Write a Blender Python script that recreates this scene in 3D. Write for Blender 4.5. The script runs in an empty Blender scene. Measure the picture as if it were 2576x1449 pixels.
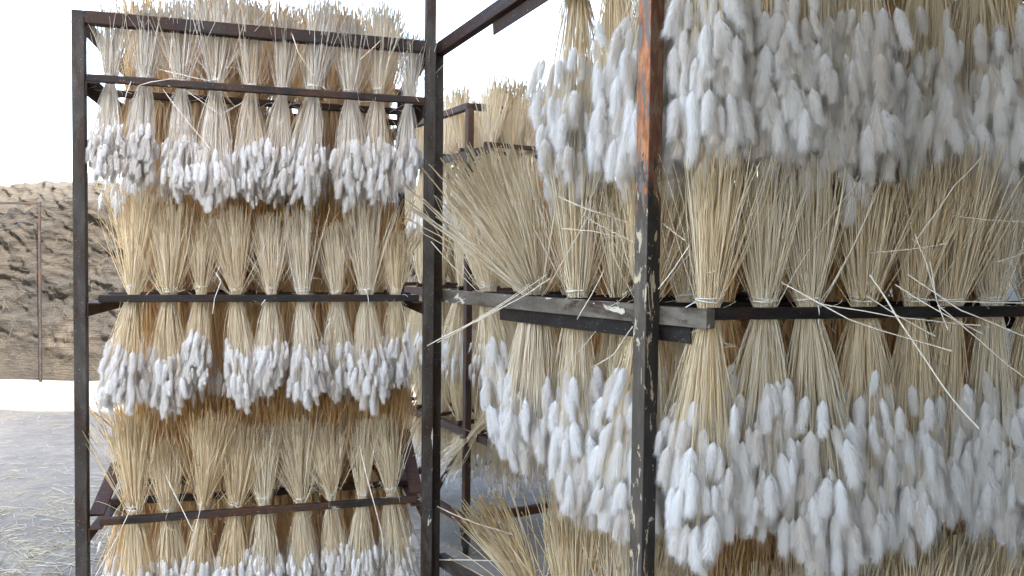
import bpy, bmesh, math, random
import numpy as np
from mathutils import Matrix, Vector, Euler, Quaternion

random.seed(7)
rng = np.random.default_rng(7)
scene = bpy.context.scene
COL = scene.collection
R = math.radians

# ------------------------------------------------------------------ camera, sky, sun, exposure
EYE = Vector((0.0, 0.0, 1.5))
PITCH, ROLL = R(1.9), R(0.66)
cam_data = bpy.data.cameras.new("camera")
cam_data.sensor_width = 36.0
cam_data.lens = 27.0
cam_data.clip_start = 0.05
cam_data.clip_end = 600.0
cam = bpy.data.objects.new("camera", cam_data)
COL.objects.link(cam)
CROT = Matrix.Rotation(R(90) - PITCH, 3, 'X') @ Matrix.Rotation(ROLL, 3, 'Z')
cam.matrix_world = Matrix.Translation(EYE) @ CROT.to_4x4()
scene.camera = cam

SUN_EL, SUN_AZ = R(40), R(145)          # azimuth clockwise from +Y: behind the camera, to its right
world = bpy.data.worlds.new("World")
scene.world = world
world.use_nodes = True
wn = world.node_tree.nodes
wl = world.node_tree.links
bg = wn["Background"]
sky = wn.new("ShaderNodeTexSky")
sky.sky_type = 'NISHITA'
sky.sun_disc = False
sky.sun_elevation = SUN_EL
sky.sun_rotation = SUN_AZ
sky.air_density = 1.2
sky.dust_density = 3.0
hs = wn.new("ShaderNodeHueSaturation")
hs.inputs["Saturation"].default_value = 0.82
wl.new(sky.outputs[0], hs.inputs["Color"])
wl.new(hs.outputs[0], bg.inputs[0])
bg.inputs[1].default_value = 0.14

sl = bpy.data.lights.new("sun", 'SUN')
sl.energy = 4.0
sl.angle = R(0.53)
sl.color = (1.0, 0.95, 0.86)
sun = bpy.data.objects.new("sun", sl)
COL.objects.link(sun)
sdir = Vector((math.sin(SUN_AZ) * math.cos(SUN_EL), math.cos(SUN_AZ) * math.cos(SUN_EL), math.sin(SUN_EL)))
sun.rotation_euler = sdir.to_track_quat('Z', 'Y').to_euler()
sun.location = (0, -5, 12)

vs = scene.view_settings
vs.view_transform = 'Standard'
vs.look = 'None'
vs.exposure = 3.08
vs.gamma = 1.0
scene.cycles.max_bounces = 16
scene.cycles.diffuse_bounces = 12
scene.cycles.transmission_bounces = 12
scene.cycles.sample_clamp_indirect = 8.0

# ------------------------------------------------------------------ helpers
def at(px, py, depth):
    """point seen at (px,py) of the 2576x1449 photograph at a given distance in front of the camera"""
    d = CROT @ Vector(((px - 1288) / 1932.0, (724.5 - py) / 1932.0, -1.0))
    return EYE + d * (depth / d.y)

def tag(o, label=None, cat=None, group=None, kind=None):
    if label: o["label"] = label
    if cat: o["category"] = cat
    if group: o["group"] = group
    if kind: o["kind"] = kind
    return o

def link(name, data, parent=None, loc=None):
    o = bpy.data.objects.new(name, data)
    COL.objects.link(o)
    if parent is not None: o.parent = parent
    if loc is not None: o.location = loc
    return o

def empty(name, loc, rot=(0, 0, 0)):
    o = bpy.data.objects.new(name, None)
    o.empty_display_size = 0.05
    COL.objects.link(o)
    o.location = loc
    o.rotation_euler = rot
    return o

def mesh_np(name, verts, faces, mat, attr=None, smooth=False):
    """verts (n,3); faces list of arrays, each (k,3) or (k,4)"""
    me = bpy.data.meshes.new(name)
    verts = np.asarray(verts, np.float32)
    me.vertices.add(len(verts))
    me.vertices.foreach_set("co", verts.ravel())
    idx = np.concatenate([f.ravel() for f in faces]).astype(np.int32)
    tot = np.concatenate([np.full(len(f), f.shape[1], np.int32) for f in faces])
    start = np.concatenate([[0], np.cumsum(tot)[:-1]]).astype(np.int32)
    me.loops.add(len(idx))
    me.loops.foreach_set("vertex_index", idx)
    me.polygons.add(len(tot))
    me.polygons.foreach_set("loop_start", start)
    if smooth:
        me.polygons.foreach_set("use_smooth", np.ones(len(tot), bool))
    me.update(calc_edges=True)
    if attr is not None:
        a = me.attributes.new("tint", 'FLOAT', 'POINT')
        a.data.foreach_set("value", np.asarray(attr, np.float32))
    if mat: me.materials.append(mat)
    return me

def tubes(lines, radii, sides=3):
    """lines (n,m,3), radii (n,m) -> verts, quads, caps"""
    n, m, _ = lines.shape
    tan = np.gradient(lines, axis=1)
    tan /= np.linalg.norm(tan, axis=2, keepdims=True) + 1e-9
    ref = np.where(np.abs(tan[..., 2:3]) > 0.9, np.array([1.0, 0, 0]), np.array([0, 0, 1.0]))
    u = np.cross(tan, ref)
    u /= np.linalg.norm(u, axis=2, keepdims=True) + 1e-9
    v = np.cross(tan, u)
    ph = rng.uniform(0, 6.28, (n, 1, 1))
    ring = []
    for k in range(sides):
        a = ph + k * 2 * math.pi / sides
        ring.append(lines + radii[..., None] * (np.cos(a) * u + np.sin(a) * v))
    V = np.stack(ring, axis=2)                       # n,m,s,3
    I = np.arange(n * m * sides).reshape(n, m, sides)
    q = []
    for k in range(sides):
        k2 = (k + 1) % sides
        q.append(np.stack([I[:, :-1, k], I[:, :-1, k2], I[:, 1:, k2], I[:, 1:, k]], -1).reshape(-1, 4))
    caps = [I[:, 0, :], I[:, -1, ::-1]]
    return V.reshape(-1, 3), q, caps

def box_bm(bm, size, loc=(0, 0, 0), rot=None, bevel=0.0):
    r = bmesh.ops.create_cube(bm, size=1.0)
    vv = r["verts"]
    bmesh.ops.scale(bm, vec=size, verts=vv)
    if bevel:
        es = list({e for v in vv for e in v.link_edges})
        r2 = bmesh.ops.bevel(bm, geom=es, offset=bevel, segments=2, affect='EDGES', profile=0.6)
        vv = list({v for f in r2["faces"] for v in f.verts} | {v for v in vv if v.is_valid})
    M = Matrix.Translation(loc) @ (rot.to_4x4() if rot is not None else Matrix.Identity(4))
    bmesh.ops.transform(bm, matrix=M, verts=vv)

def bm_obj(name, bm, mat, parent=None, loc=None):
    me = bpy.data.meshes.new(name)
    bmesh.ops.recalc_face_normals(bm, faces=bm.faces)
    bm.to_mesh(me)
    bm.free()
    me.materials.append(mat)
    return link(name, me, parent, loc)

def frame_axes(p0, p1, side):
    """matrix whose X runs p0->p1 and whose Y is near 'side'"""
    x = (p1 - p0).normalized()
    z = x.cross(Vector(side)).normalized()
    y = z.cross(x).normalized()
    return Matrix((x, y, z)).transposed()

def tube_bar(name, p0, p1, w, h, mat, parent, side=(0, 1, 0), bevel=0.003):
    """square hollow section from p0 to p1, w across 'side', h the other way; slight dents"""
    p0, p1 = Vector(p0), Vector(p1)
    L = (p1 - p0).length
    bm = bmesh.new()
    box_bm(bm, (L, w, h), bevel=bevel)
    M = frame_axes(p0, p1, side)
    mid = (p0 + p1) / 2
    o = bm_obj(name, bm, mat, parent)
    base = parent.location if parent else Vector()
    o.matrix_local = Matrix.Translation(mid - base) @ M.to_4x4()
    return o

def angle_bar(name, p0, p1, a, b, t, mat, parent, side=(0, 1, 0), flip=1):
    """L-shaped angle iron: a vertical leg of height a, a flange of width b towards 'side'"""
    p0, p1 = Vector(p0), Vector(p1)
    L = (p1 - p0).length
    prof = [(0, 0), (b, 0), (b, t), (t, t), (t, a), (0, a)]
    flip = 1 if frame_axes(p0, p1, side).col[2].z > 0 else -1
    bm = bmesh.new()
    v0 = [bm.verts.new((-L / 2, y, -z * flip)) for y, z in prof]
    v1 = [bm.verts.new((L / 2, y, -z * flip)) for y, z in prof]
    bm.faces.new(v0); bm.faces.new(v1[::-1])
    n = len(prof)
    for i in range(n):
        bm.faces.new((v0[i], v1[i], v1[(i + 1) % n], v0[(i + 1) % n]))
    o = bm_obj(name, bm, mat, parent)
    M = frame_axes(p0, p1, side)
    base = parent.location if parent else Vector()
    o.matrix_local = Matrix.Translation((p0 + p1) / 2 - base) @ M.to_4x4()
    return o

# ------------------------------------------------------------------ materials
def new_mat(name):
    m = bpy.data.materials.new(name)
    m.use_nodes = True
    nt = m.node_tree
    return m, nt.nodes, nt.links, nt.nodes["Principled BSDF"]

def noise(N, Lk, vec, scale, detail=4, rough=0.55, dist=0.0):
    n = N.new("ShaderNodeTexNoise")
    n.inputs["Scale"].default_value = scale
    n.inputs["Detail"].default_value = detail
    n.inputs["Roughness"].default_value = rough
    n.inputs["Distortion"].default_value = dist
    if vec is not None: Lk.new(vec, n.inputs["Vector"])
    return n.outputs["Fac"]

def ramp(N, Lk, fac, stops, interp='LINEAR'):
    r = N.new("ShaderNodeValToRGB")
    r.color_ramp.interpolation = interp
    e = r.color_ramp.elements
    while len(e) < len(stops): e.new(0.5)
    for i, (p, c) in enumerate(stops):
        e[i].position = p
        e[i].color = (*c, 1) if len(c) == 3 else c
    Lk.new(fac, r.inputs[0])
    return r.outputs[0]

def mix(N, Lk, fac, a, b, mode='MIX'):
    m = N.new("ShaderNodeMix")
    m.data_type = 'RGBA'
    m.blend_type = mode
    if isinstance(fac, (int, float)): m.inputs[0].default_value = fac
    else: Lk.new(fac, m.inputs[0])
    for s, v in ((6, a), (7, b)):
        if isinstance(v, tuple): m.inputs[s].default_value = (*v, 1)
        else: Lk.new(v, m.inputs[s])
    return m.outputs[2]

def mathn(N, Lk, op, a, b=0.0):
    m = N.new("ShaderNodeMath")
    m.operation = op
    for i, v in enumerate((a, b)):
        if isinstance(v, (int, float)): m.inputs[i].default_value = v
        else: Lk.new(v, m.inputs[i])
    return m.outputs[0]

def bump(N, Lk, bsdf, h, strength=0.4, dist=0.002):
    b = N.new("ShaderNodeBump")
    b.inputs["Strength"].default_value = strength
    b.inputs["Distance"].default_value = dist
    Lk.new(h, b.inputs["Height"])
    Lk.new(b.outputs[0], bsdf.inputs["Normal"])

def coords(N, Lk, scale=(1, 1, 1), kind="Object"):
    tc = N.new("ShaderNodeTexCoord")
    mp = N.new("ShaderNodeMapping")
    mp.inputs["Scale"].default_value = scale
    Lk.new(tc.outputs[kind], mp.inputs[0])
    # decorrelate objects that share a material
    oi = N.new("ShaderNodeObjectInfo")
    sc = mathn(N, Lk, 'MULTIPLY', oi.outputs["Random"], 37.0)
    Lk.new(sc, mp.inputs["Location"])
    return mp.outputs[0]

def steel(name, base, rust, rust_amt, chip=None, chip_amt=0.0, rough=0.55):
    """painted, worn steel; object X runs along the bar"""
    m, N, Lk, b = new_mat(name)
    v = coords(N, Lk)
    vs_ = coords(N, Lk, (0.35, 1, 1))
    tone = noise(N, Lk, vs_, 26, 6, 0.65)
    dark = tuple(c * 0.55 for c in base)
    lite = tuple(min(1, c * 1.5 + 0.012) for c in base)
    col = ramp(N, Lk, tone, [(0.28, dark), (0.5, base), (0.72, lite)])
    rf = noise(N, Lk, vs_, 14, 7, 0.7, 0.4)
    rmask = ramp(N, Lk, rf, [(0.60 - rust_amt * 0.25, (0, 0, 0)), (0.68 - rust_amt * 0.25, (1, 1, 1))])
    rcol = ramp(N, Lk, noise(N, Lk, v, 90, 4, 0.7), [(0.3, tuple(c * 0.5 for c in rust)), (0.7, rust)])
    col = mix(N, Lk, rmask, col, rcol)
    hgt = rf
    if chip:
        cf = noise(N, Lk, vs_, 19, 5, 0.6, 0.8)
        cm = ramp(N, Lk, cf, [(0.70 - chip_amt * 0.3, (0, 0, 0)), (0.715 - chip_amt * 0.3, (1, 1, 1))])
        col = mix(N, Lk, cm, col, chip)
    sp = ramp(N, Lk, noise(N, Lk, v, 210, 2, 0.5), [(0.70, (0, 0, 0)), (0.74, (1, 1, 1))])
    col = mix(N, Lk, sp, col, (0.30, 0.25, 0.19))
    Lk.new(col, b.inputs["Base Color"])
    b.inputs["Roughness"].default_value = 0.68
    b.inputs["Specular IOR Level"].default_value = 0.3
    fine = noise(N, Lk, v, 160, 5, 0.7)
    bump(N, Lk, b, mathn(N, Lk, 'ADD', fine, mathn(N, Lk, 'MULTIPLY', hgt, 2.0)), 0.35, 0.0012)
    return m

M_POST_GREY = steel("grey_brown_steel", (0.042, 0.036, 0.031), (0.042, 0.024, 0.015), 0.42, (0.55, 0.52, 0.46), 0.08)
M_BEAM_DARK = steel("dark_brown_steel", (0.024, 0.016, 0.014), (0.048, 0.021, 0.012), 0.55, None)
M_BAR_RUST = steel("rusty_bar_steel", (0.019, 0.013, 0.0115), (0.065, 0.030, 0.017), 0.60, (0.36, 0.33, 0.28), 0.20)
M_BAR_BLACK = steel("black_bar_steel", (0.012, 0.0095, 0.0085), (0.035, 0.016, 0.010), 0.35, None)
M_RUST = steel("red_rust_steel", (0.052, 0.024, 0.015), (0.075, 0.030, 0.016), 0.7, None)
M_RAIL_GREY = steel("grey_rail_paint", (0.115, 0.099, 0.080), (0.07, 0.045, 0.030), 0.3, (0.55, 0.50, 0.43), 0.34)
M_FAR = steel("far_rack_steel", (0.036, 0.024, 0.019), (0.07, 0.032, 0.019), 0.6, None)

def orange_post_mat():
    """orange primer on the upper half, bare dark steel with cream flakes below"""
    m, N, Lk, b = new_mat("orange_primer_post")
    tc = N.new("ShaderNodeTexCoord")
    sx = N.new("ShaderNodeSeparateXYZ")
    Lk.new(tc.outputs["Object"], sx.inputs[0])
    mp = N.new("ShaderNodeMapping"); mp.inputs["Scale"].default_value = (0.3, 1, 1)
    Lk.new(tc.outputs["Object"], mp.inputs[0])
    vl = mp.outputs[0]
    mps = N.new("ShaderNodeMapping"); mps.inputs["Scale"].default_value = (0.16, 1, 1)
    Lk.new(tc.outputs["Object"], mps.inputs[0])
    vs2 = mps.outputs[0]
    v = tc.outputs["Object"]
    low = ramp(N, Lk, noise(N, Lk, vl, 40, 6, 0.7), [(0.3, (0.009, 0.008, 0.0075)), (0.55, (0.022, 0.019, 0.017)), (0.75, (0.06, 0.05, 0.043))])
    cream_n = noise(N, Lk, vl, 42, 5, 0.65, 1.2)
    cream_m = ramp(N, Lk, cream_n, [(0.585, (0, 0, 0)), (0.60, (1, 1, 1))])
    low = mix(N, Lk, cream_m, low, (0.46, 0.38, 0.27))
    org = ramp(N, Lk, noise(N, Lk, vl, 50, 6, 0.7), [(0.30, (0.10, 0.035, 0.018)), (0.48, (0.30, 0.10, 0.028)), (0.58, (0.46, 0.175, 0.05)), (0.72, (0.30, 0.20, 0.12))])
    grey_m = ramp(N, Lk, noise(N, Lk, vs2, 60, 5, 0.7, 0.6), [(0.505, (0, 0, 0)), (0.54, (1, 1, 1))])
    org = mix(N, Lk, grey_m, org, (0.13, 0.115, 0.105))
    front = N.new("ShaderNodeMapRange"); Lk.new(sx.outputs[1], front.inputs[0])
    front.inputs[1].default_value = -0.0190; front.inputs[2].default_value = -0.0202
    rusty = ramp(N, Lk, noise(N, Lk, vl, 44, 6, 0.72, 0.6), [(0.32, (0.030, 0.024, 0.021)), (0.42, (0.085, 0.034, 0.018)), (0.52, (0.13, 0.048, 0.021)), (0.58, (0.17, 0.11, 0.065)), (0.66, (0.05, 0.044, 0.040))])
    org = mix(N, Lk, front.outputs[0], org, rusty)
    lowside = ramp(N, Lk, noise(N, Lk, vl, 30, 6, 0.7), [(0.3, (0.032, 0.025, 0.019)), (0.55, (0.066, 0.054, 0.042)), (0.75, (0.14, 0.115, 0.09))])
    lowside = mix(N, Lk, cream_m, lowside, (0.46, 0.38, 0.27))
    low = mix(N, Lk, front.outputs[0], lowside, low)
    # edge of the orange coat: ragged, x is the height along the post
    edge = mathn(N, Lk, 'ADD', sx.outputs[0], mathn(N, Lk, 'MULTIPLY', noise(N, Lk, vl, 60, 6, 0.75), 0.9))
    em = ramp(N, Lk, edge, [(0.0, (0, 0, 0)), (0.006, (1, 1, 1))])
    mr = N.new("ShaderNodeMapRange")
    Lk.new(edge, mr.inputs[0])
    mr.inputs[1].default_value = 0.92; mr.inputs[2].default_value = 0.95
    col = mix(N, Lk, mr.outputs[0], low, org)
    Lk.new(col, b.inputs["Base Color"])
    b.inputs["Roughness"].default_value = 0.6
    bump(N, Lk, b, mathn(N, Lk, 'ADD', noise(N, Lk, v, 150, 5, 0.7), mathn(N, Lk, 'MULTIPLY', cream_m, 1.2)), 0.4, 0.0012)
    return m
M_ORANGE = orange_post_mat()

def stem_mat():
    m, N, Lk, b = new_mat("dry_stem")
    a = N.new("ShaderNodeAttribute"); a.attribute_name = "tint"
    oi = N.new("ShaderNodeObjectInfo")
    tc = N.new("ShaderNodeTexCoord")
    mp = N.new("ShaderNodeMapping"); mp.inputs["Scale"].default_value = (60, 60, 9)
    Lk.new(tc.outputs["Object"], mp.inputs[0])
    col = ramp(N, Lk, a.outputs["Fac"], [(0.0, (0.86, 0.69, 0.38)), (0.2, (0.93, 0.83, 0.55)), (0.5, (0.96, 0.915, 0.75)), (1.0, (0.965, 0.95, 0.90))])
    sp = ramp(N, Lk, noise(N, Lk, mp.outputs[0], 1.0, 3, 0.6), [(0.3, (0.88, 0.85, 0.78)), (0.6, (1, 1, 1))])
    col = mix(N, Lk, 1.0, col, sp, 'MULTIPLY')
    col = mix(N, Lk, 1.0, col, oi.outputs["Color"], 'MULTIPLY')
    Lk.new(col, b.inputs["Base Color"])
    b.inputs["Roughness"].default_value = 0.55
    b.inputs["Specular IOR Level"].default_value = 0.35
    tr = N.new("ShaderNodeBsdfTranslucent")
    Lk.new(mix(N, Lk, 1.0, col, (1.0, 0.84, 0.58), 'MULTIPLY'), tr.inputs[0])
    ms = N.new("ShaderNodeMixShader"); ms.inputs[0].default_value = 0.34
    Lk.new(b.outputs[0], ms.inputs[1]); Lk.new(tr.outputs[0], ms.inputs[2])
    Lk.new(ms.outputs[0], N["Material Output"].inputs[0])
    return m
M_STEM = stem_mat()

def fluff_mat():
    m, N, Lk, b = new_mat("white_fluff")
    oi = N.new("ShaderNodeObjectInfo")
    col = ramp(N, Lk, oi.outputs["Random"], [(0.0, (0.84, 0.80, 0.755)), (0.35, (0.90, 0.885, 0.87)), (1.0, (0.925, 0.92, 0.915))])
    df = N.new("ShaderNodeBsdfDiffuse"); Lk.new(col, df.inputs[0])
    tr = N.new("ShaderNodeBsdfTranslucent"); Lk.new(col, tr.inputs[0])
    ms = N.new("ShaderNodeMixShader"); ms.inputs[0].default_value = 0.52
    Lk.new(df.outputs[0], ms.inputs[1]); Lk.new(tr.outputs[0], ms.inputs[2])
    Lk.new(ms.outputs[0], N["Material Output"].inputs[0])
    return m
M_FLUFF = fluff_mat()

def simple(name, col, rough=0.7, nscale=40, var=0.25):
    m, N, Lk, b = new_mat(name)
    v = coords(N, Lk)
    c = ramp(N, Lk, noise(N, Lk, v, nscale, 4), [(0.3, tuple(x * (1 - var) for x in col)), (0.7, tuple(min(1, x * (1 + var)) for x in col))])
    Lk.new(c, b.inputs["Base Color"])
    b.inputs["Roughness"].default_value = rough
    return m
M_TWINE = simple("white_twine", (0.74, 0.72, 0.67), 0.7, 200, 0.12)
M_RUBBER = simple("black_rubber", (0.018, 0.018, 0.019), 0.75, 60, 0.3)
M_BLOCKER = simple("blocker_render", (0.20, 0.185, 0.165), 0.9, 1.5, 0.15)  # plain finish of the added light blockers
M_STRAW = simple("fallen_straw", (0.40, 0.35, 0.25), 0.7, 6, 0.25)

def ground_mat():
    m, N, Lk, b = new_mat("packed_dirt")
    v = coords(N, Lk)
    big = noise(N, Lk, v, 0.55, 5, 0.6)
    col = ramp(N, Lk, big, [(0.3, (0.145, 0.132, 0.115)), (0.7, (0.215, 0.198, 0.175))])
    med = ramp(N, Lk, noise(N, Lk, v, 9, 6, 0.7), [(0.3, (0.66, 0.65, 0.63)), (0.65, (1.08, 1.06, 1.03))])
    col = mix(N, Lk, 1.0, col, med, 'MULTIPLY')
    drift = mathn(N, Lk, 'MULTIPLY', ramp(N, Lk, noise(N, Lk, v, 1.7, 4, 0.6, 0.5), [(0.46, (0, 0, 0)), (0.64, (1, 1, 1))]), ramp(N, Lk, noise(N, Lk, v, 38, 4, 0.7), [(0.44, (0, 0, 0)), (0.60, (1, 1, 1))]))
    col = mix(N, Lk, mathn(N, Lk, 'MULTIPLY', drift, 0.75), col, (0.29, 0.25, 0.17))
    peb = ramp(N, Lk, noise(N, Lk, v, 75, 3, 0.6), [(0.62, (0, 0, 0)), (0.70, (1, 1, 1))])
    col = mix(N, Lk, mathn(N, Lk, 'MULTIPLY', peb, 0.5), col, (0.30, 0.27, 0.22))
    Lk.new(col, b.inputs["Base Color"])
    b.inputs["Roughness"].default_value = 0.9
    bump(N, Lk, b, mathn(N, Lk, 'ADD', noise(N, Lk, v, 60, 5, 0.7), mathn(N, Lk, 'MULTIPLY', noise(N, Lk, v, 6, 3), 3.0)), 0.6, 0.012)
    return m

def net_mat():
    m, N, Lk, b = new_mat("brown_shade_net")
    v = coords(N, Lk)
    base = ramp(N, Lk, noise(N, Lk, v, 1.1, 6, 0.65, 0.4), [(0.30, (0.007, 0.0056, 0.0042)), (0.46, (0.015, 0.0115, 0.0082)), (0.60, (0.026, 0.0195, 0.0132)), (0.75, (0.05, 0.038, 0.025))])
    # straw showing through the weave, combed in streaks
    mp = N.new("ShaderNodeMapping"); mp.inputs["Rotation"].default_value = (0, R(24), 0); mp.inputs["Scale"].default_value = (2.2, 6, 26)
    Lk.new(v, mp.inputs[0])
    st = noise(N, Lk, mp.outputs[0], 2.0, 5, 0.7, 0.3)
    mp2 = N.new("ShaderNodeMapping"); mp2.inputs["Rotation"].default_value = (0, R(-52), 0); mp2.inputs["Scale"].default_value = (2.6, 6, 30)
    Lk.new(v, mp2.inputs[0])
    st2 = noise(N, Lk, mp2.outputs[0], 2.0, 5, 0.7, 0.3)
    f1 = ramp(N, Lk, st, [(0.54, (0, 0, 0)), (0.68, (1, 1, 1))])
    f2 = ramp(N, Lk, st2, [(0.56, (0, 0, 0)), (0.70, (1, 1, 1))])
    col = mix(N, Lk, mathn(N, Lk, 'MULTIPLY', f1, 0.6), base, (0.048, 0.035, 0.0215))
    col = mix(N, Lk, mathn(N, Lk, 'MULTIPLY', f2, 0.5), col, (0.042, 0.0305, 0.0185))
    dk = ramp(N, Lk, noise(N, Lk, v, 5, 5, 0.7, 0.8), [(0.34, (0.5, 0.48, 0.45)), (0.50, (1, 1, 1))])
    col = mix(N, Lk, 1.0, col, dk, 'MULTIPLY')
    # net is paler towards its crest: sunlit brightness painted in by height
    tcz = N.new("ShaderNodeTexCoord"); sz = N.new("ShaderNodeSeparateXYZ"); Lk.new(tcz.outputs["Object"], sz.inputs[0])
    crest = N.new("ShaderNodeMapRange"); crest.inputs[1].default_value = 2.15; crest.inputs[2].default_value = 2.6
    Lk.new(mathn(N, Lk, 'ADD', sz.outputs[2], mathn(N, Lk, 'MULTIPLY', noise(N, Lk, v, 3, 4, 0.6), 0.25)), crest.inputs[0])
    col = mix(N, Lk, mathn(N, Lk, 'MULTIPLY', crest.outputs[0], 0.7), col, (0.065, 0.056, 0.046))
    Lk.new(col, b.inputs["Base Color"])
    b.inputs["Roughness"].default_value = 0.85
    bump(N, Lk, b, mathn(N, Lk, 'ADD', st, mathn(N, Lk, 'ADD', st2, noise(N, Lk, v, 9, 5, 0.7))), 0.9, 0.03)
    return m

# ------------------------------------------------------------------ numpy noise for terrain-like surfaces
def vnoise(x, y, seed):
    g = np.random.default_rng(seed).uniform(-1, 1, (256, 256))
    xi = np.floor(x).astype(int); yi = np.floor(y).astype(int)
    fx = x - xi; fy = y - yi
    fx = fx * fx * (3 - 2 * fx); fy = fy * fy * (3 - 2 * fy)
    a = g[xi % 256, yi % 256]; b = g[(xi + 1) % 256, yi % 256]
    c = g[xi % 256, (yi + 1) % 256]; d = g[(xi + 1) % 256, (yi + 1) % 256]
    return (a * (1 - fx) + b * fx) * (1 - fy) + (c * (1 - fx) + d * fx) * fy

def fbm(x, y, seed, oct_=4, gain=0.5):
    s, amp = 0, 1.0
    for o in range(oct_):
        s = s + amp * vnoise(x * 2 ** o + 13.7 * o, y * 2 ** o + 7.1 * o, seed + o)
        amp *= gain
    return s

# ------------------------------------------------------------------ the setting
GM = ground_mat()
xs = np.concatenate([np.linspace(-220, -14, 14), np.linspace(-13, 9, 150), np.linspace(10, 220, 14)])
ys = np.concatenate([np.linspace(-120, -4, 10), np.linspace(-3.5, 14, 150), np.linspace(15, 320, 16)])
GX, GY = np.meshgrid(xs, ys, indexing='ij')
GZ = 0.012 * fbm(GX * 0.9, GY * 0.9, 3, 4) + 0.006 * fbm(GX * 5, GY * 5, 9, 2)
GZ[(np.abs(GX) > 13) | (GY > 14)] = -0.03
I = np.arange(GX.size).reshape(GX.shape)
gq = np.stack([I[:-1, :-1], I[1:, :-1], I[1:, 1:], I[:-1, 1:]], -1).reshape(-1, 4)
g = link("ground", mesh_np("ground", np.stack([GX, GY, GZ], -1).reshape(-1, 3), [gq], GM, smooth=True))
tag(g, kind="structure")

# added light blockers: they shade the racks, darken the right and close bright gaps
def block(name, lo, hi, mat):
    bm = bmesh.new()
    lo, hi = Vector(lo), Vector(hi)
    box_bm(bm, tuple(hi - lo), tuple((lo + hi) / 2))
    return tag(bm_obj(name, bm, mat), kind="structure")
SH_Y = -2.6
EDGE_Y = 7.55
BLOCKER_H = (EDGE_Y - SH_Y) * math.tan(SUN_EL) / math.cos(SUN_AZ - math.pi)
block("added_sun_blocker", (0.4, SH_Y - 7, -0.1), (22, SH_Y, BLOCKER_H), M_BLOCKER)
block("added_sky_blocker", (-0.7, SH_Y + 0.02, 3.10), (8.0, 1.45, 3.26), M_BLOCKER)  # added overhead to take sky light off the right-hand rack
block("added_sky_blocker_right", (0.95, 1.46, 3.10), (8.0, 4.6, 3.26), M_BLOCKER)
block("added_side_blocker", (3.6, SH_Y + 0.01, -0.1), (3.85, 8.2, 3.09), M_BLOCKER)  # added to stop bright background showing through the right-hand gaps

# net-covered straw heap in the sun
def build_heap():
    U = np.linspace(-12, 5, 620); T = np.linspace(0, 1, 210)
    u, t = np.meshgrid(U, T, indexing='ij')
    top = 2.56 + 0.10 * fbm(u * 0.55, u * 0 + 2, 21, 3) + 0.03 * fbm(u * 3, u * 0, 27, 2)
    # profile: steep front, rounded shoulder, back
    tf = np.clip(t / 0.72, 0, 1); tb = np.clip((t - 0.72) / 0.28, 0, 1)
    z = top * np.sin(tf * math.pi / 2) ** 0.9
    z = z * (1 - 0.25 * tb) + 0.05 * fbm(u * 1.5, t * 9, 77, 3) * tb
    y = 9.15 + 0.9 * tf ** 2.2 + 3.0 * tb
    # bulges and creases of the draped net
    w = fbm(u * 0.8, z * 0.9, 31, 4)
    ridge = (1 - np.abs(fbm(u * 1.1 + 0.8 * w, z * 2.2 + 0.4 * u, 41, 4))) ** 3
    r2 = (1 - np.abs(fbm(u * 3.1 + 1.3 * w, z * 4.0 - 1.1 * u, 51, 3))) ** 3
    r3 = (1 - np.abs(fbm(u * 6.3 + 1.1 * w, z * 7.0 + 2.6 * u, 61, 3))) ** 3
    r4 = (1 - np.abs(fbm(u * 13 - 2 * w, z * 15 + 5 * u, 67, 2))) ** 2
    fade = np.clip(tf * 6, 0, 1)
    sag = np.zeros_like(z)
    for zc, amp, wd in ((0.32, 0.20, 0.10), (0.62, 0.22, 0.09), (0.98, 0.16, 0.08)):
        zz = z - zc - 0.09 * fbm(u * 0.9, u * 0, int(zc * 100), 3)
        sag += amp * np.where(zz < 0, np.exp(-(zz / (wd * 0.35)) ** 2), np.exp(-(zz / (wd * 2.4)) ** 2))
    y = y - fade * (0.20 * w + 0.08 * ridge + 0.06 * r2 + 0.06 * r3 + 0.02 * r4 + 0.26 * sag) + 0.2
    z = z + 0.03 * r2 * fade
    return np.stack([u, y, z], -1)
H = build_heap()
I = np.arange(H.shape[0] * H.shape[1]).reshape(H.shape[:2])
hq = np.stack([I[:-1, :-1], I[1:, :-1], I[1:, 1:], I[:-1, 1:]], -1).reshape(-1, 4)
heap = empty("straw_heap", (-4, 9.5, 0))
tag(heap, "long straw heap under a wrinkled brown net, in the sun behind the racks", "straw heap")
hv = H.reshape(-1, 3) - np.array([-4, 9.5, 0])
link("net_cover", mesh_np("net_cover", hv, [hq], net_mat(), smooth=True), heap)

def straw_pieces(P, Nrm, n, lmin, lmax, wd, seed):
    r = np.random.default_rng(seed)
    d = r.normal(size=(n, 3)); d -= Nrm * np.sum(d * Nrm, 1, keepdims=True) * r.uniform(0.75, 1.0, (n, 1))
    d /= np.linalg.norm(d, axis=1, keepdims=True)
    L = r.uniform(lmin, lmax, (n, 1)) * 0.5
    t = np.linspace(-1, 1, 3)[None, :, None]
    lines = P[:, None, :] + d[:, None, :] * L[:, None, :] * t
    lines[:, 1] += Nrm * (r.uniform(0, 0.12, (n, 1)) * L)
    rad = np.full((n, 3), wd) * r.uniform(0.6, 1.3, (n, 1))
    return tubes(lines, rad)
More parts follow.
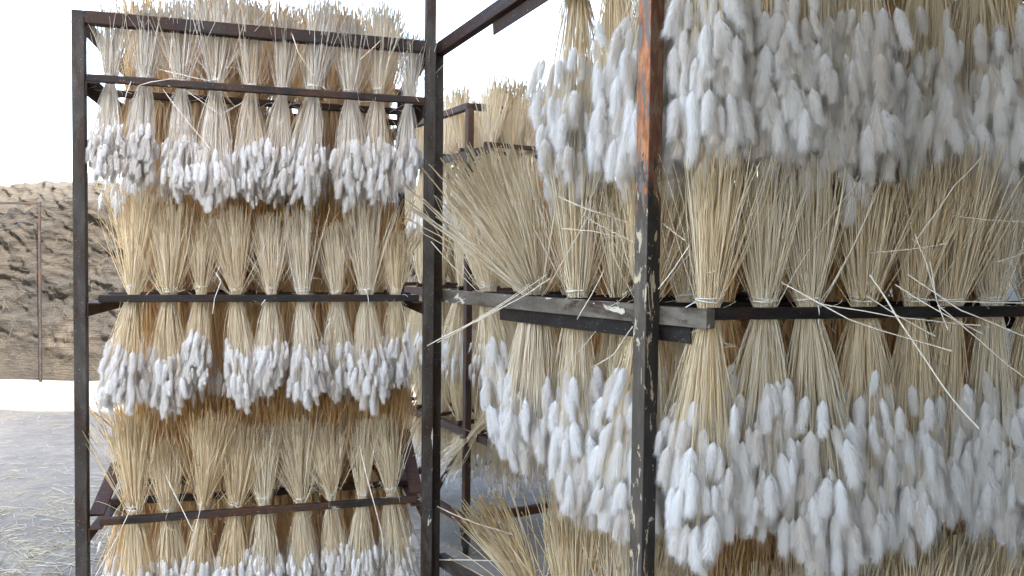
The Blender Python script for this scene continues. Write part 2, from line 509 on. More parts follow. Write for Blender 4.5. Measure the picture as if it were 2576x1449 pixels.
# straw caught in the net
ii = rng.integers(20, H.shape[0] - 2, 11000); jj = rng.integers(3, 185, 11000)
P = H[ii, jj]
a_ = H[ii + 1, jj] - P; b_ = H[ii, jj + 1] - P
nn = np.cross(a_, b_); nn /= np.linalg.norm(nn, axis=1, keepdims=True) + 1e-9
nn[nn[:, 1] > 0] *= -1
V, q, caps = straw_pieces(P + nn * 0.012 - np.array([-4, 9.5, 0]), nn, len(P), 0.04, 0.18, 0.0013, 5)
tag(link("caught_straw", mesh_np("caught_straw", V, q, simple("netted_straw", (0.085, 0.068, 0.045), 0.8, 6, 0.5)), heap), kind="stuff")

# straw litter on the ground
n = 5200
gx = np.concatenate([rng.normal(-2.3, 0.75, n // 2), rng.uniform(-7, 2.2, n - n // 2)])
gy = np.concatenate([rng.normal(3.7, 0.8, n // 2), rng.uniform(1.6, 7.8, n - n // 2)])
P = np.stack([gx, gy, 0.012 * fbm(gx * 0.9, gy * 0.9, 3, 4) + 0.006 * fbm(gx * 5, gy * 5, 9, 2) + 0.006], -1)
V, q, caps = straw_pieces(P, np.tile(np.array([[0, 0, 1.0]]), (n, 1)), n, 0.02, 0.15, 0.0016, 6)
tag(link("straw_litter", mesh_np("straw_litter", V, q, M_STRAW)), "broken straw scattered over the packed ground", "straw", kind="stuff")

# ------------------------------------------------------------------ seed heads (shared meshes)
def head_geo(seed, hairs, rows=9, cols=10):
    """unit-length bunny-tail head hanging from the origin along -Z"""
    r = np.random.default_rng(seed)
    s = np.linspace(0, 1, rows)
    prof = 0.088 * np.sin(np.pi * np.clip(s, 0.0, 1) ** 0.62) ** 0.75 + 0.012
    bend = r.uniform(-0.07, 0.07, 2)
    ph = np.linspace(0, 2 * np.pi, cols, endpoint=False)
    def ctr(ss): return np.stack([bend[0] * ss ** 2, bend[1] * ss ** 2, -0.82 * ss], -1)
    C = ctr(s)
    core = C[:, None, :] + prof[:, None, None] * np.stack([np.cos(ph), np.sin(ph), 0 * ph], -1)[None] * (1 + 0.10 * r.normal(size=(rows, cols, 1)))
    I = np.arange(rows * cols).reshape(rows, cols)
    Ir = np.roll(I, -1, 1)
    quads = np.stack([I[:-1], Ir[:-1], Ir[1:], I[1:]], -1).reshape(-1, 4)
    verts = [core.reshape(-1, 3)]; faces = [quads]
    hs_ = r.uniform(0.0, 1.0, hairs) ** 0.9
    hp = r.uniform(0, 2 * np.pi, hairs)
    out = np.stack([np.cos(hp), np.sin(hp), 0 * hp], -1)
    pr = np.interp(hs_, s, prof)
    base = ctr(hs_) + out * pr[:, None] * 0.85
    d = out * r.uniform(0.25, 0.85, (hairs, 1)) * (1.05 - 0.45 * hs_[:, None]) + np.array([0, 0, -1.0]) + r.normal(size=(hairs, 3)) * 0.14
    d /= np.linalg.norm(d, axis=1, keepdims=True)
    L = r.uniform(0.13, 0.32, (hairs, 1)) * (0.8 + 0.55 * hs_[:, None] ** 2)
    sd = np.cross(d, r.normal(size=(hairs, 3))); sd /= np.linalg.norm(sd, axis=1, keepdims=True)
    w = 0.0045
    k0 = rows * cols
    verts.append(np.stack([base - sd * w, base + sd * w, base + d * L], 1).reshape(-1, 3))
    faces.append((k0 + np.arange(hairs * 3)).reshape(-1, 3))
    return np.concatenate(verts), faces
HEADS = []
for k in range(8):
    V, F = head_geo(100 + k, 2200)
    HEADS.append(mesh_np("seed_head", V, F, M_FLUFF, smooth=True))
HEAD_LOW = [head_geo(300 + k, 70, 6, 6) for k in range(4)]

# ------------------------------------------------------------------ bouquets
def bez(p0, p1, p2, m):
    t = np.linspace(0, 1, m)[None, :, None]
    return (1 - t) ** 2 * p0[:, None] + 2 * t * (1 - t) * p1[:, None] + t ** 2 * p2[:, None]

def make_variant(seed, n=120, heads=58, up=0.29, up_r=0.075, dn=(0.17, 0.33), dn_r=0.085, waist=0.022, rad=0.0013,
                 head_len=0.052, lean=(0, 0), stray=0.07, tint=(0.25, 1.0), dlean=(0, 0)):
    r = np.random.default_rng(seed)
    ang = r.uniform(0, 2 * np.pi, n); q = np.sqrt(r.uniform(0, 1, n))
    dirs = np.stack([np.cos(ang), np.sin(ang), 0 * ang], -1)
    W = dirs * (q * waist)[:, None]
    # below the tie
    nd = n
    L = (dn[0] + (dn[1] - dn[0]) * r.uniform(0, 1, nd) ** 0.75) * (1.06 - 0.26 * q)
    spread = dn_r * (q ** 0.8) * r.uniform(0.75, 1.15, nd)
    a2 = ang + r.normal(0, 0.35, nd)
    end = np.stack([np.cos(a2) * spread + dlean[0] * L, np.sin(a2) * spread + dlean[1] * L, -L], -1)
    mid = W * 0.45 + end * np.array([0.55, 0.55, 0.5]) + r.normal(0, 0.011, (nd, 3))
    low = bez(W, mid, end, 6)
    # above the tie
    k = np.where(r.uniform(0, 1, n) < stray, r.uniform(1.5, 3.6, n), r.uniform(0.5, 1.15, n))
    Lu = up * r.uniform(0.80, 1.06, n)
    a3 = ang + math.pi * (r.uniform(0, 1, n) < 0.25) + r.normal(0, 0.4, n)
    du = np.stack([np.cos(a3) * q * k * up_r / up + lean[0], np.sin(a3) * q * k * up_r / up + lean[1], np.ones(n)], -1)
    du /= np.linalg.norm(du, axis=1, keepdims=True)
    endu = W + du * Lu[:, None]
    midu = (W + endu) / 2 + r.normal(0, 0.012, (n, 3)) - np.array([lean[0], lean[1], 0]) * 0.03
    upl = bez(W, midu, endu, 5)
    lines = np.concatenate([upl[:, ::-1], low[:, 1:]], 1)
    m = lines.shape[1]
    taper = np.concatenate([np.full(5, 1.0), np.linspace(0.95, 0.5, m - 5)])
    radii = rad * r.uniform(0.65, 1.35, (n, 1)) * taper[None]
    V, quads, caps = tubes(lines, radii)
    tv = np.repeat(np.clip(r.normal((tint[0] + tint[1]) / 2, (tint[1] - tint[0]) / 3.2, n), 0, 1), m * 3)
    # dry leaf curls near the tie
    nl = 16
    li = r.integers(0, n, nl)
    t0 = lines[li, 3 + r.integers(0, 3, nl)]
    t2 = t0 + r.normal(0, 0.035, (nl, 3)) + np.array([0, 0, -0.02])
    t1 = (t0 + t2) / 2 + r.normal(0, 0.022, (nl, 3))
    cl = bez(t0, t1, t2, 5)
    V2, q2, c2 = tubes(cl, np.full((nl, 5), rad * 0.7))
    off = len(V)
    V = np.concatenate([V, V2]); tv = np.concatenate([tv, np.full(len(V2), 0.95)])
    faces = quads + caps + [f + off for f in q2]
    me = mesh_np("stems", V, faces, M_STEM, attr=tv, smooth=True)
    hsel = r.permutation(n)[:heads]
    H_ = []
    for i in hsel:
        e = end[i]
        t = low[i, -1] - low[i, -2]
        t = t / np.linalg.norm(t)
        dvec = Vector((t[0] * 0.55 + r.normal(0, 0.07), t[1] * 0.55 + r.normal(0, 0.07), -1.0)).normalized()
        sc = head_len * r.uniform(0.68, 1.25)
        H_.append((Vector(e), dvec, sc, r.uniform(0.8, 1.15), r.uniform(0, 6.28), int(r.integers(0, 8))))
    # string tie
    th = np.linspace(0, 2 * np.pi * 2.4, 34)
    zt = 0.024 + 0.004 * np.sin(th * 0.7) + np.linspace(-0.003, 0.005, 34)
    coil = np.stack([np.cos(th) * (waist * 1.22), np.sin(th) * (waist * 1.22), zt], -1)
    tail = bez(np.array([coil[-1]]), np.array([coil[-1] + np.array([0.03 * np.cos(seed), -0.02, 0.01])]),
               np.array([coil[-1] + np.array([0.05 * np.cos(seed * 1.7), -0.02, -0.05 - 0.03 * np.sin(seed)])]), 8)[0][1:]
    cpts = np.concatenate([coil, tail])[None]
    V3, q3, c3 = tubes(cpts, np.full(cpts.shape[:2], 0.0015), 4)
    tie = mesh_np("tie", V3, q3, M_TWINE, smooth=True)
    return dict(stems=me, heads=H_, tie=tie)

def head_matrix(h):
    pos, dv, sc, fat, spin, _ = h
    q_ = Vector((0, 0, -1)).rotation_difference(dv)
    return Matrix.Translation(pos) @ q_.to_matrix().to_4x4() @ Matrix.Rotation(spin, 4, 'Z') @ Matrix.Diagonal((sc * fat, sc * fat, sc, 1))

def joined_heads(var):
    Vs, Fs, off = [], {3: [], 4: []}, 0
    for j, h in enumerate(var["heads"]):
        V, F = HEAD_LOW[j % 4]
        M = np.array(head_matrix(h))
        Vs.append(V @ M[:3, :3].T + M[:3, 3])
        for f in F: Fs[f.shape[1]].append(f + off)
        off += len(V)
    var["joined"] = mesh_np("seed_heads", np.concatenate(Vs), [np.concatenate(Fs[4]), np.concatenate(Fs[3])], M_FLUFF, smooth=True)

VAR_A = [make_variant(10 + k, n=225, heads=125, head_len=0.047, rad=0.0009, stray=0.2, tint=(0.4, 1.0), up=random.uniform(0.24, 0.32), dn_r=random.uniform(0.048, 0.066), up_r=random.uniform(0.036, 0.078), waist=random.uniform(0.014, 0.020), dn=(random.uniform(0.14, 0.19), random.uniform(0.30, 0.36))) for k in range(9)]
VAR_B = [make_variant(40 + k, n=235, heads=118, tint=(0.35, 1.0), up=random.uniform(0.28, 0.40), up_r=random.uniform(0.055, 0.095), dn=(random.uniform(0.15, 0.22), random.uniform(0.49, 0.60)), dn_r=random.uniform(0.058, 0.088),
                      waist=0.024, rad=0.00105, head_len=0.078, stray=0.2) for k in range(9)]
VAR_BT = [make_variant(140 + k, n=230, heads=160, up=0.33, up_r=0.07, dn=(random.uniform(0.15, 0.22), random.uniform(0.52, 0.60)), dn_r=random.uniform(0.07, 0.10),
                       waist=0.024, rad=0.00105, head_len=0.082, stray=0.1, tint=(0.35, 1.0)) for k in range(6)]
VAR_FAN = [make_variant(70, n=230, heads=64, up=0.46, up_r=0.19, dn=(0.24, 0.46), dn_r=0.095, waist=0.03, rad=0.0018, tint=(0.6, 1.0), head_len=0.078, lean=(-0.53, -0.12), stray=0.22),
           make_variant(71, n=150, heads=60, up=0.36, up_r=0.12, dn=(0.24, 0.46), dn_r=0.09, waist=0.028, rad=0.0016, head_len=0.078, lean=(-0.55, -0.1), stray=0.12)]
VAR_BACK = [make_variant(80 + k, n=150, heads=44, up=0.30, up_r=0.085, dn=(0.18, 0.36), dn_r=0.09, rad=0.0014, head_len=0.058, stray=0.10, tint=(0.25, 0.9)) for k in range(6)]
for v_ in VAR_BACK: joined_heads(v_)
VAR_BACKB = [make_variant(90 + k, n=150, heads=44, up=0.35, up_r=0.085, dn=(0.24, 0.50), dn_r=0.095, rad=0.0016, head_len=0.082, stray=0.08, tint=(0.25, 0.95)) for k in range(5)]
for v_ in VAR_BACKB: joined_heads(v_)

def bouquet(var, loc, label, group, spin=0.0, tilt=(0, 0), s=1.0, color=(1, 1, 1), detailed=True):
    root = empty("dried_grass_bouquet", loc, (tilt[0], tilt[1], spin))
    root.scale = (s, s, s)
    tag(root, label, "bouquet", group)
    st = link("stems", var["stems"], root)
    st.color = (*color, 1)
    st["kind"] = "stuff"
    if detailed:
        link("tie", var["tie"], root)
        for h in var["heads"]:
            o = bpy.data.objects.new("seed_head", HEADS[h[5]])
            COL.objects.link(o)
            o.parent = root
            o.matrix_local = head_matrix(h)
    else:
        j = link("seed_heads", var["joined"], root)
        j["kind"] = "stuff"
    return root

ORD = ["first", "second", "third", "fourth", "fifth", "sixth", "seventh", "eighth", "ninth", "tenth", "eleventh", "twelfth"]

# ------------------------------------------------------------------ rack beside the net heap
def ground_xy(v): return Vector((v.x, v.y, 0))
A_FL = ground_xy(at(203, 660, 2.28)); A_FR = ground_xy(at(1078, 660, 2.56))
A_dir = (A_FR - A_FL).normalized()
A_dep = Vector((-A_dir.y, A_dir.x, 0))
A_D = 0.74
A_BL = A_FL + A_dep * A_D; A_BR = A_FR + A_dep * A_D
Z = Vector((0, 0, 1))
rackA = empty("drying_rack", ground_xy((A_FL + A_BR) / 2))
tag(rackA, "rusty steel drying rack with three loaded bars, beside the net heap", "drying rack", "steel drying racks")
PW = 0.034
A_TOP = 2.205
for nm, p, top in (("post", A_FL, A_TOP + 0.018), ("post", A_FR, 2.75), ("post", A_BL, A_TOP - 0.022), ("post", A_BR, A_TOP - 0.022)):
    tube_bar(nm, p + Z * 0.10, p + Z * top, PW, PW, M_POST_GREY, rackA, side=A_dep)
hx = A_dir * (PW / 2)
def A_pt(a, d, z): return A_FL + A_dir * a + A_dep * d + Z * z
A_W = (A_FR - A_FL).length
tube_bar("top_beam", A_pt(PW / 2, 0.001, A_TOP), A_pt(A_W - PW / 2, 0.001, A_TOP), 0.034, 0.038, M_BEAM_DARK, rackA, side=A_dep)
tube_bar("top_beam", A_pt(-PW / 2, A_D, A_TOP), A_pt(A_W + PW / 2, A_D, A_TOP), 0.034, 0.038, M_BEAM_DARK, rackA, side=A_dep)
for a in (0, A_W):
    tube_bar("side_rail", A_pt(a, PW / 2, A_TOP - 0.005), A_pt(a, A_D - 0.018, A_TOP - 0.005), 0.030, 0.030, M_BEAM_DARK, rackA, side=A_dir)
A_Z = (2.030, 1.378, 0.700)
for k, z in enumerate(A_Z):
    for a, sgn in ((PW / 2 + 0.001, 1), (A_W - PW / 2 - 0.001, -1)):
        angle_bar("side_rail", A_pt(a, -0.012, z - 0.012), A_pt(a, A_D + 0.02, z - 0.012), 0.040, 0.036, 0.004,
                  M_RUST if k == 2 else M_BEAM_DARK, rackA, side=A_dir * sgn, flip=(1 if sgn > 0 else -1))
tube_bar("base_beam", A_pt(PW / 2, 0, 0.16), A_pt(A_W - PW / 2, 0, 0.16), 0.034, 0.036, M_RUST, rackA, side=A_dep)
tube_bar("base_beam", A_pt(PW / 2, A_D, 0.16), A_pt(A_W - PW / 2, A_D, 0.16), 0.034, 0.036, M_RUST, rackA, side=A_dep)
for a in (0, A_W):
    tube_bar("base_beam", A_pt(a, PW / 2, 0.16), A_pt(a, A_D - PW / 2, 0.16), 0.034, 0.036, M_RUST, rackA, side=A_dir)
# bottom corner stays, as at both ends of the lowest tier
tube_bar("brace", A_pt(0.03, 0.03, 0.715), A_pt(0.03, 0.33, 0.80), 0.045, 0.008, M_RUST, rackA, side=A_dir)
tube_bar("brace", A_pt(A_W - 0.03, 0.03, 0.715), A_pt(A_W - 0.03, 0.36, 0.86), 0.045, 0.008, M_RUST, rackA, side=A_dir)

def caster(parent, p):
    base = parent.location
    w = link("caster", None, parent) if False else None
    bm = bmesh.new()
    bmesh.ops.create_cone(bm, cap_ends=True, segments=20, radius1=0.052, radius2=0.052, depth=0.028, matrix=Matrix.Rotation(R(90), 4, 'Y'))
    bmesh.ops.bevel(bm, geom=[e for e in bm.edges if len(e.link_faces) == 2 and e.calc_face_angle() > 1], offset=0.006, segments=2, affect='EDGES')
    wh = bm_obj("wheel", bm, M_RUBBER, parent, Vector((p.x, p.y, 0.054)) - base)
    wh.rotation_euler = (0, 0, random.uniform(-0.5, 0.5))
    bm = bmesh.new()
    bmesh.ops.create_cone(bm, cap_ends=True, segments=14, radius1=0.024, radius2=0.024, depth=0.034, matrix=Matrix.Rotation(R(90), 4, 'Y'))
    bm_obj("hub", bm, M_FAR, wh)
    bm = bmesh.new()
    for sx_ in (-1, 1):
        box_bm(bm, (0.004, 0.034, 0.075), (sx_ * 0.020, 0, 0.034), bevel=0.0008)
    box_bm(bm, (0.06, 0.06, 0.006), (0, 0, 0.074))
    bm_obj("fork", bm, M_FAR, wh)
for p in (A_FL, A_FR, A_BL, A_BR): caster(rackA, p)

def hang_along(p0, d, px_list):
    """distances along a bar that starts at p0 with direction d for the columns the photograph shows"""
    out = []
    for px in px_list:
        c = (px - 1288) / 1932.0
        out.append((c * p0.y - p0.x) / (d.x - c * d.y))
    return out
A_COLS = ((280, 367, 457, 542, 630, 709, 786, 879, 949, 1026),
          (335, 425, 507, 595, 682, 762, 847, 922, 996),
          (337, 422, 510, 592, 665, 759, 836, 914, 987))
TIER = ("upper", "middle", "lowest")
TIER_COL = ((1.0, 1.03, 1.16), (1.0, 0.99, 0.96), (1.0, 0.98, 0.91))
A_TILT = {(0, 0): (0.0, 0.10), (1, 0): (0.0, 0.14), (1, 1): (0, 0.06), (2, 0): (0, -0.05), (2, 1): (0, -0.10), (2, 8): (0, -0.14), (2, 7): (0, -0.08)}
def jitter(c3):
    t = random.uniform(-0.5, 1.0)
    return (c3[0], c3[1] * (1 - 0.035 * t), c3[2] * (1 - 0.12 * t))
c = 0
for k, z in enumerate(A_Z):
    x0 = PW / 2 if k == 0 else 0.045
    bz = z
    b0 = A_pt(x0, 0.0 if k == 0 else 0.012, bz); b1 = A_pt(A_W - (PW / 2 if k == 0 else 0.03), 0.0 if k == 0 else 0.012, bz)
    tube_bar("hanging_bar", b0, b1, 0.020, 0.022, M_BAR_RUST if k != 1 else M_BAR_BLACK, rackA, side=A_dep)
    line0 = A_pt(0, 0.04, bz)
    offs = hang_along(line0, A_dir, A_COLS[k])
    for i, a in enumerate(offs):
        v_ = VAR_A[(c * 4 + k) % 9]
        c += 1
        tl = A_TILT.get((k, i), (0, random.uniform(-0.12, 0.12)))
        bouquet(v_, line0 + A_dir * a + Z * random.uniform(-0.006, 0.014),
                f"white bunny-tail bouquet, {ORD[i]} from the heap end, {TIER[k]} bar of the rack beside the heap",
                "bouquets on the front bars beside the heap", random.uniform(-3.1, 3.1), (tl[0] + random.uniform(-0.05, 0.03), tl[1]),
                random.uniform(0.86, 1.10), jitter(TIER_COL[k]))
    for row, d in enumerate((0.24, 0.46, 0.68)):
        tube_bar("hanging_bar", A_pt(0.03, d - 0.03, bz), A_pt(A_W - 0.03, d - 0.03, bz), 0.020, 0.022, M_BAR_RUST, rackA, side=A_dep)
        a = 0.09 + random.uniform(0, 0.05)
        i = -1
        while a < A_W - 0.07:
            i += 1
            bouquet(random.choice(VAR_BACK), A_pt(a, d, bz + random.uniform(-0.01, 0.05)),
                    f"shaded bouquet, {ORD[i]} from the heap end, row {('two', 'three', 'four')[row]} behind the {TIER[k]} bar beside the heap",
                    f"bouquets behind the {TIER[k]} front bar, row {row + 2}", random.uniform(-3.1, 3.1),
                    (random.uniform(-0.10, 0.10), random.uniform(-0.16, 0.16)), random.uniform(1.0, 1.14), (1.0, 0.90, 0.72) if k == 0 else (1.0, 0.84, 0.58), False)  # orange glow of the gaps painted into the back rows' stem colour
            a += random.uniform(0.078, 0.105)

# ------------------------------------------------------------------ rack with the orange post
B_F = ground_xy(at(1096, 660, 2.62)); B_N = ground_xy(at(1628, 660, 1.76))
B_side = (B_F - B_N).normalized()                       # from the near post to the far post
B_front = Vector((0.956, 0.292, 0)).normalized()
B_in = Vector((-B_side.y, B_side.x, 0))
if B_in.dot(B_front) < 0: B_in = -B_in
B_L = (B_F - B_N).length
B_W = 1.30
rackB = empty("drying_rack", ground_xy((B_F + B_N) / 2 + B_front * B_W / 2))
tag(rackB, "steel drying rack with the orange-primed corner post and long loaded bars", "drying rack", "steel drying racks")
PB = 0.042
o = tube_bar("post", B_N + Z * 0.10, B_N + Z * 2.30, PB, PB, M_ORANGE, rackB, side=B_side)
o["label"] = "corner post with flaking orange primer above bare dark steel"
tube_bar("post", B_F + Z * 0.10, B_F + Z * 2.20, 0.034, 0.034, M_POST_GREY, rackB, side=B_side)
tube_bar("post", B_N + B_front * B_W + Z * 0.10, B_N + B_front * B_W + Z * 2.30, PB, PB, M_POST_GREY, rackB, side=B_side)
tube_bar("post", B_F + B_front * B_W + Z * 0.10, B_F + B_front * B_W + Z * 2.20, 0.034, 0.034, M_POST_GREY, rackB, side=B_side)
B_Z = (2.225, 1.385, 0.465)
OVER = 0.20
for k, z in enumerate(B_Z):
    for side_i in (0, 1):
        org = B_N + B_front * (B_W * side_i)
        off = B_in * (PB / 2 + 0.016) * (1 if side_i == 0 else -1)
        zz = z - 0.002
        f0 = org + off - B_side * (0.16 if k else -0.02); f1 = org + off + B_side * (B_L + 0.01)
        if k == 0: off = off * 0.0; f0 = org - B_side * 0.16; f1 = org + B_side * (B_L + 0.02)
        tube_bar("side_rail", f0 + Z * (zz + (0.105 if k == 0 else 0)), f1 + Z * (zz - (0.015 if k == 0 else 0)), 0.028, 0.042, (M_BEAM_DARK, M_RAIL_GREY, M_POST_GREY)[k], rackB, side=B_in)
        g0 = org + off - B_side * 0.10 + B_in * 0.002; g1 = org + off + B_side * (B_L * 0.66)
        tz = 0.016 if k == 0 else 0
        angle_bar("angle_bracket", g0 + Z * (zz - 0.023 + 6 * tz), g1 + Z * (zz - 0.023 + tz), 0.036, 0.030, 0.004, M_BAR_BLACK if k else M_BEAM_DARK, rackB, side=B_in, flip=1)
for z in (0.16,):
    tube_bar("base_beam", B_N + B_side * PB / 2 + Z * z, B_F - B_side * PB / 2 + Z * z, 0.034, 0.04, M_POST_GREY, rackB, side=B_in)
    tube_bar("base_beam", B_N + B_front * PB + Z * z, B_N + B_front * (B_W - PB) + Z * z, 0.034, 0.04, M_POST_GREY, rackB, side=B_side)
for p in (B_N, B_F, B_N + B_front * B_W, B_F + B_front * B_W): caster(rackB, p)

B_BARS = (-0.14, 0.09, 0.36, 0.55, 0.80, 0.98)
B_BARS_TOP = (-0.14, 0.04, 0.20, 0.37)
B_COLS0 = (1783, 1925, 2035, 2172, 2302, 2392, 2497, 2600)
for k, z in enumerate(B_Z):
    for bi, sp in enumerate(B_BARS if k else B_BARS_TOP):
        if bi == 5 or (bi == 4 and k == 2): continue
        s0 = B_N + B_side * sp + B_in * 0.0
        zb = z + 0.034 if k == 0 else z + 0.008
        start = s0 + (B_in * 0.032 if k == 0 else B_in * 0.052) + Z * zb
        if k != 0: start.z = z + 0.008
        tube_bar("hanging_bar", start, s0 + B_front * (B_W - 0.04) + Z * start.z, 0.022, 0.026, M_BAR_BLACK, rackB, side=B_side)
        line0 = s0 + B_side * 0.045 + Z * (start.z + 0.004)
        if bi == 0:
            cols = B_COLS0 if k else tuple(x + (-18, 10, 0, -25, 12, 30, -5, 0)[j] for j, x in enumerate(B_COLS0))
            offs = hang_along(line0, B_front, cols)
        else:
            offs = list(np.cumsum([0.085 + random.uniform(0, 0.02)] + [random.uniform(0.10, 0.125) for _ in range(11)]))
            offs = [a for a in offs if a < B_W - 0.12]
        for i, a in enumerate(offs):
            det = (bi == 0 and k < 2) or (bi == 1 and i < 6 and k == 0) or (bi == 1 and i < 2) or (bi > 1 and i == 0 and k < 2) or (k == 2 and bi == 0 and i < 3)
            tname = ("top", "middle", "lowest")[k]
            if bi == 0:
                lab = f"large white bouquet, {ORD[i]} along the front {tname} bar from the orange post"
                grp = f"bouquets on the front {tname} bar by the orange post"
            elif i == 0:
                lab = f"bouquet at the open end of the {ORD[bi]} {tname} bar, orange-post rack"
                grp = "bouquets along the open side of the orange-post rack"
            elif det:
                lab = f"bouquet {ORD[i]} from the open end of the {ORD[bi]} {tname} bar, orange-post rack"
                grp = "bouquets behind the front bars of the orange-post rack"
            else:
                lab = f"shaded amber bouquet, {ORD[i]} from the open end, {ORD[bi]} {tname} bar of orange-post rack"
                grp = f"inner bouquets on bar {bi + 1}, {tname} tier, orange-post rack"
            var = (VAR_B if det else VAR_BACKB)[(i * 2 + bi * 5 + k * 3) % (9 if det else 5)]
            if det and k == 0: var = VAR_BT[(i * 2 + bi) % 6]
            spin = random.uniform(-3.1, 3.1); tl = (random.uniform(-0.07, 0.04), random.uniform(-0.09, 0.09))
            if k == 1 and i == 0 and bi == 3: var, spin, tl = VAR_FAN[0], 0.15, (0.05, 0.02)
            if k == 1 and i == 0 and bi == 4: tl = (0.05, -0.22)
            if k == 2 and i == 0 and bi == 3: var, spin, tl = VAR_FAN[1], 0.1, (0, 0.0)
            dt = det or var in VAR_FAN
            bouquet(var, line0 + B_front * a, lab, grp, spin, tl, random.uniform(0.95, 1.06), jitter((1.0, 0.985, 0.94)) if bi == 0 or dt or i < 2 else (1.0, 0.81, 0.53), dt)  # inner stems tinted amber to paint in the warm glow between bouquets

# ------------------------------------------------------------------ far rack on casters
C_O = ground_xy(at(1178, 660, 3.9))
C_side = Vector((-0.53, 0.848, 0)); C_front = Vector((0.866, 0.5, 0))
rackC = empty("drying_rack", C_O + C_side * 0.5 + C_front * 0.6)
tag(rackC, "far steel drying rack on black casters, seen between the two near racks", "drying rack", "steel drying racks")
for p in (C_O, C_O + C_side, C_O + C_front * 1.2, C_O + C_side + C_front * 1.2):
    tube_bar("post", p + Z * 0.19, p + Z * 2.27, 0.034, 0.034, M_FAR, rackC, side=C_side)
    caster(rackC, p)
for s in (0, 1):
    o_ = C_O + C_front * (1.2 * s)
    tube_bar("top_beam", o_ + Z * 2.286, o_ + C_side + Z * 2.286, 0.034, 0.032, M_FAR, rackC, side=C_front)
    tube_bar("base_beam", o_ - C_side * 0.02 + Z * 0.17, o_ + C_side * 1.02 + Z * 0.17, 0.036, 0.045, M_RUST, rackC, side=C_front)
    o2 = C_O + C_side * s
    tube_bar("top_beam", o2 + C_front * 0.018 + Z * 2.286, o2 + C_front * 1.182 + Z * 2.286, 0.034, 0.032, M_FAR, rackC, side=C_side)
    tube_bar("base_beam", o2 + C_front * 0.02 + Z * 0.17, o2 + C_front * 1.18 + Z * 0.17, 0.034, 0.043, M_RUST, rackC, side=C_side)
tube_bar("brace", C_O + C_side * 0.02 + Z * 0.62, C_O + C_side * 0.35 + Z * 0.22, 0.028, 0.012, M_FAR, rackC, side=C_front)
C_Z = (2.09, 1.36, 0.64)
for k, z in enumerate(C_Z):
    for s in (0, 1):
        o_ = C_O + C_front * (1.2 * s + (0.033 if s == 0 else -0.033))
        angle_bar("side_rail", o_ - C_side * 0.14 + Z * (z - 0.014), o_ + C_side * 1.02 + Z * (z - 0.014), 0.040, 0.036, 0.005, M_FAR, rackC, side=C_front * (1 if s == 0 else -1), flip=(1 if s == 0 else -1))
    for bi, d in enumerate((-0.08, 0.18, 0.44, 0.70, 0.96)):
        s0 = C_O + C_side * d + Z * z
        tube_bar("hanging_bar", s0 + C_front * 0.04, s0 + C_front * 1.16, 0.020, 0.022, M_FAR, rackC, side=C_side)
        for i in range(6 if bi < 3 else 5):
            a = 0.10 + i * 0.115 + random.uniform(-0.02, 0.02)
            fan = (k == 2 and bi == 0 and i == 0)
            if fan: a -= 0.06
            bouquet(random.choice(VAR_BACKB if k < 2 else VAR_BACK), s0 + C_side * 0.04 + C_front * a,
                    f"distant pale bouquet, {ORD[i]} on the {ORD[bi]} {TIER[k]} bar of the far caster rack", f"bouquets on the {TIER[k]} bars of the far rack",
                    random.uniform(-3.1, 3.1), (random.uniform(-0.1, 0.1), -0.7 if fan else random.uniform(-0.12, 0.12)), random.uniform(0.92, 1.05), (1.0, 0.99, 0.95), False)

# ------------------------------------------------------------------ rusty frame in front of the heap
frame = empty("rusty_frame", ground_xy(at(100, 660, 9.22)))
tag(frame, "thin rusty frame standing against the brown net heap", "frame")
f0 = ground_xy(at(100, 660, 9.22)); fz = at(100, 508, 9.22).z
fl = f0 + Vector((-2.0, 0.05, 0))
tube_bar("post", f0 + Z * 0.0, f0 + Z * fz, 0.026, 0.026, M_BAR_BLACK, frame)
tube_bar("post", fl + Z * 0.0, fl + Z * fz, 0.026, 0.026, M_BAR_BLACK, frame)
tube_bar("top_beam", fl + Z * (fz - 0.018), f0 + Z * (fz - 0.018) - Vector((0.02, 0, 0)), 0.026, 0.026, M_BAR_BLACK, frame)

# ------------------------------------------------------------------ loose stalks and strings
def polyline_tube(name, pts, r0, mat, parent=None, bow=0.0, label=None, cat=None, group=None, tintv=0.95, sub=6):
    pts = [np.array(p) for p in pts]
    P = []
    for a, b in zip(pts[:-1], pts[1:]):
        for t in np.linspace(0, 1, sub, endpoint=False): P.append(a + (b - a) * t)
    P.append(pts[-1])
    P = np.array(P)
    tt = np.linspace(0, 1, len(P))
    P[:, 2] -= bow * 4 * tt * (1 - tt) * np.linalg.norm(P[-1] - P[0])
    ln = np.linalg.norm(P[-1] - P[0])
    ph_ = rng.uniform(0, 6.28, 3)
    for ax in range(3):
        P[:, ax] += ln * 0.0035 * (np.sin(tt * 7.0 + ph_[ax]) + 0.5 * np.sin(tt * 15.0 + 2 * ph_[ax]))
    base = P[0].copy()
    V, q, caps = tubes((P - base)[None], np.full((1, len(P)), r0) * np.linspace(1.0, 0.8, len(P))[None], 6)
    me = mesh_np(name, V, q + caps, mat, attr=np.full(len(V), tintv), smooth=True)
    o = link(name, me, parent, Vector(base))
    tag(o, label, cat, group)
    return o

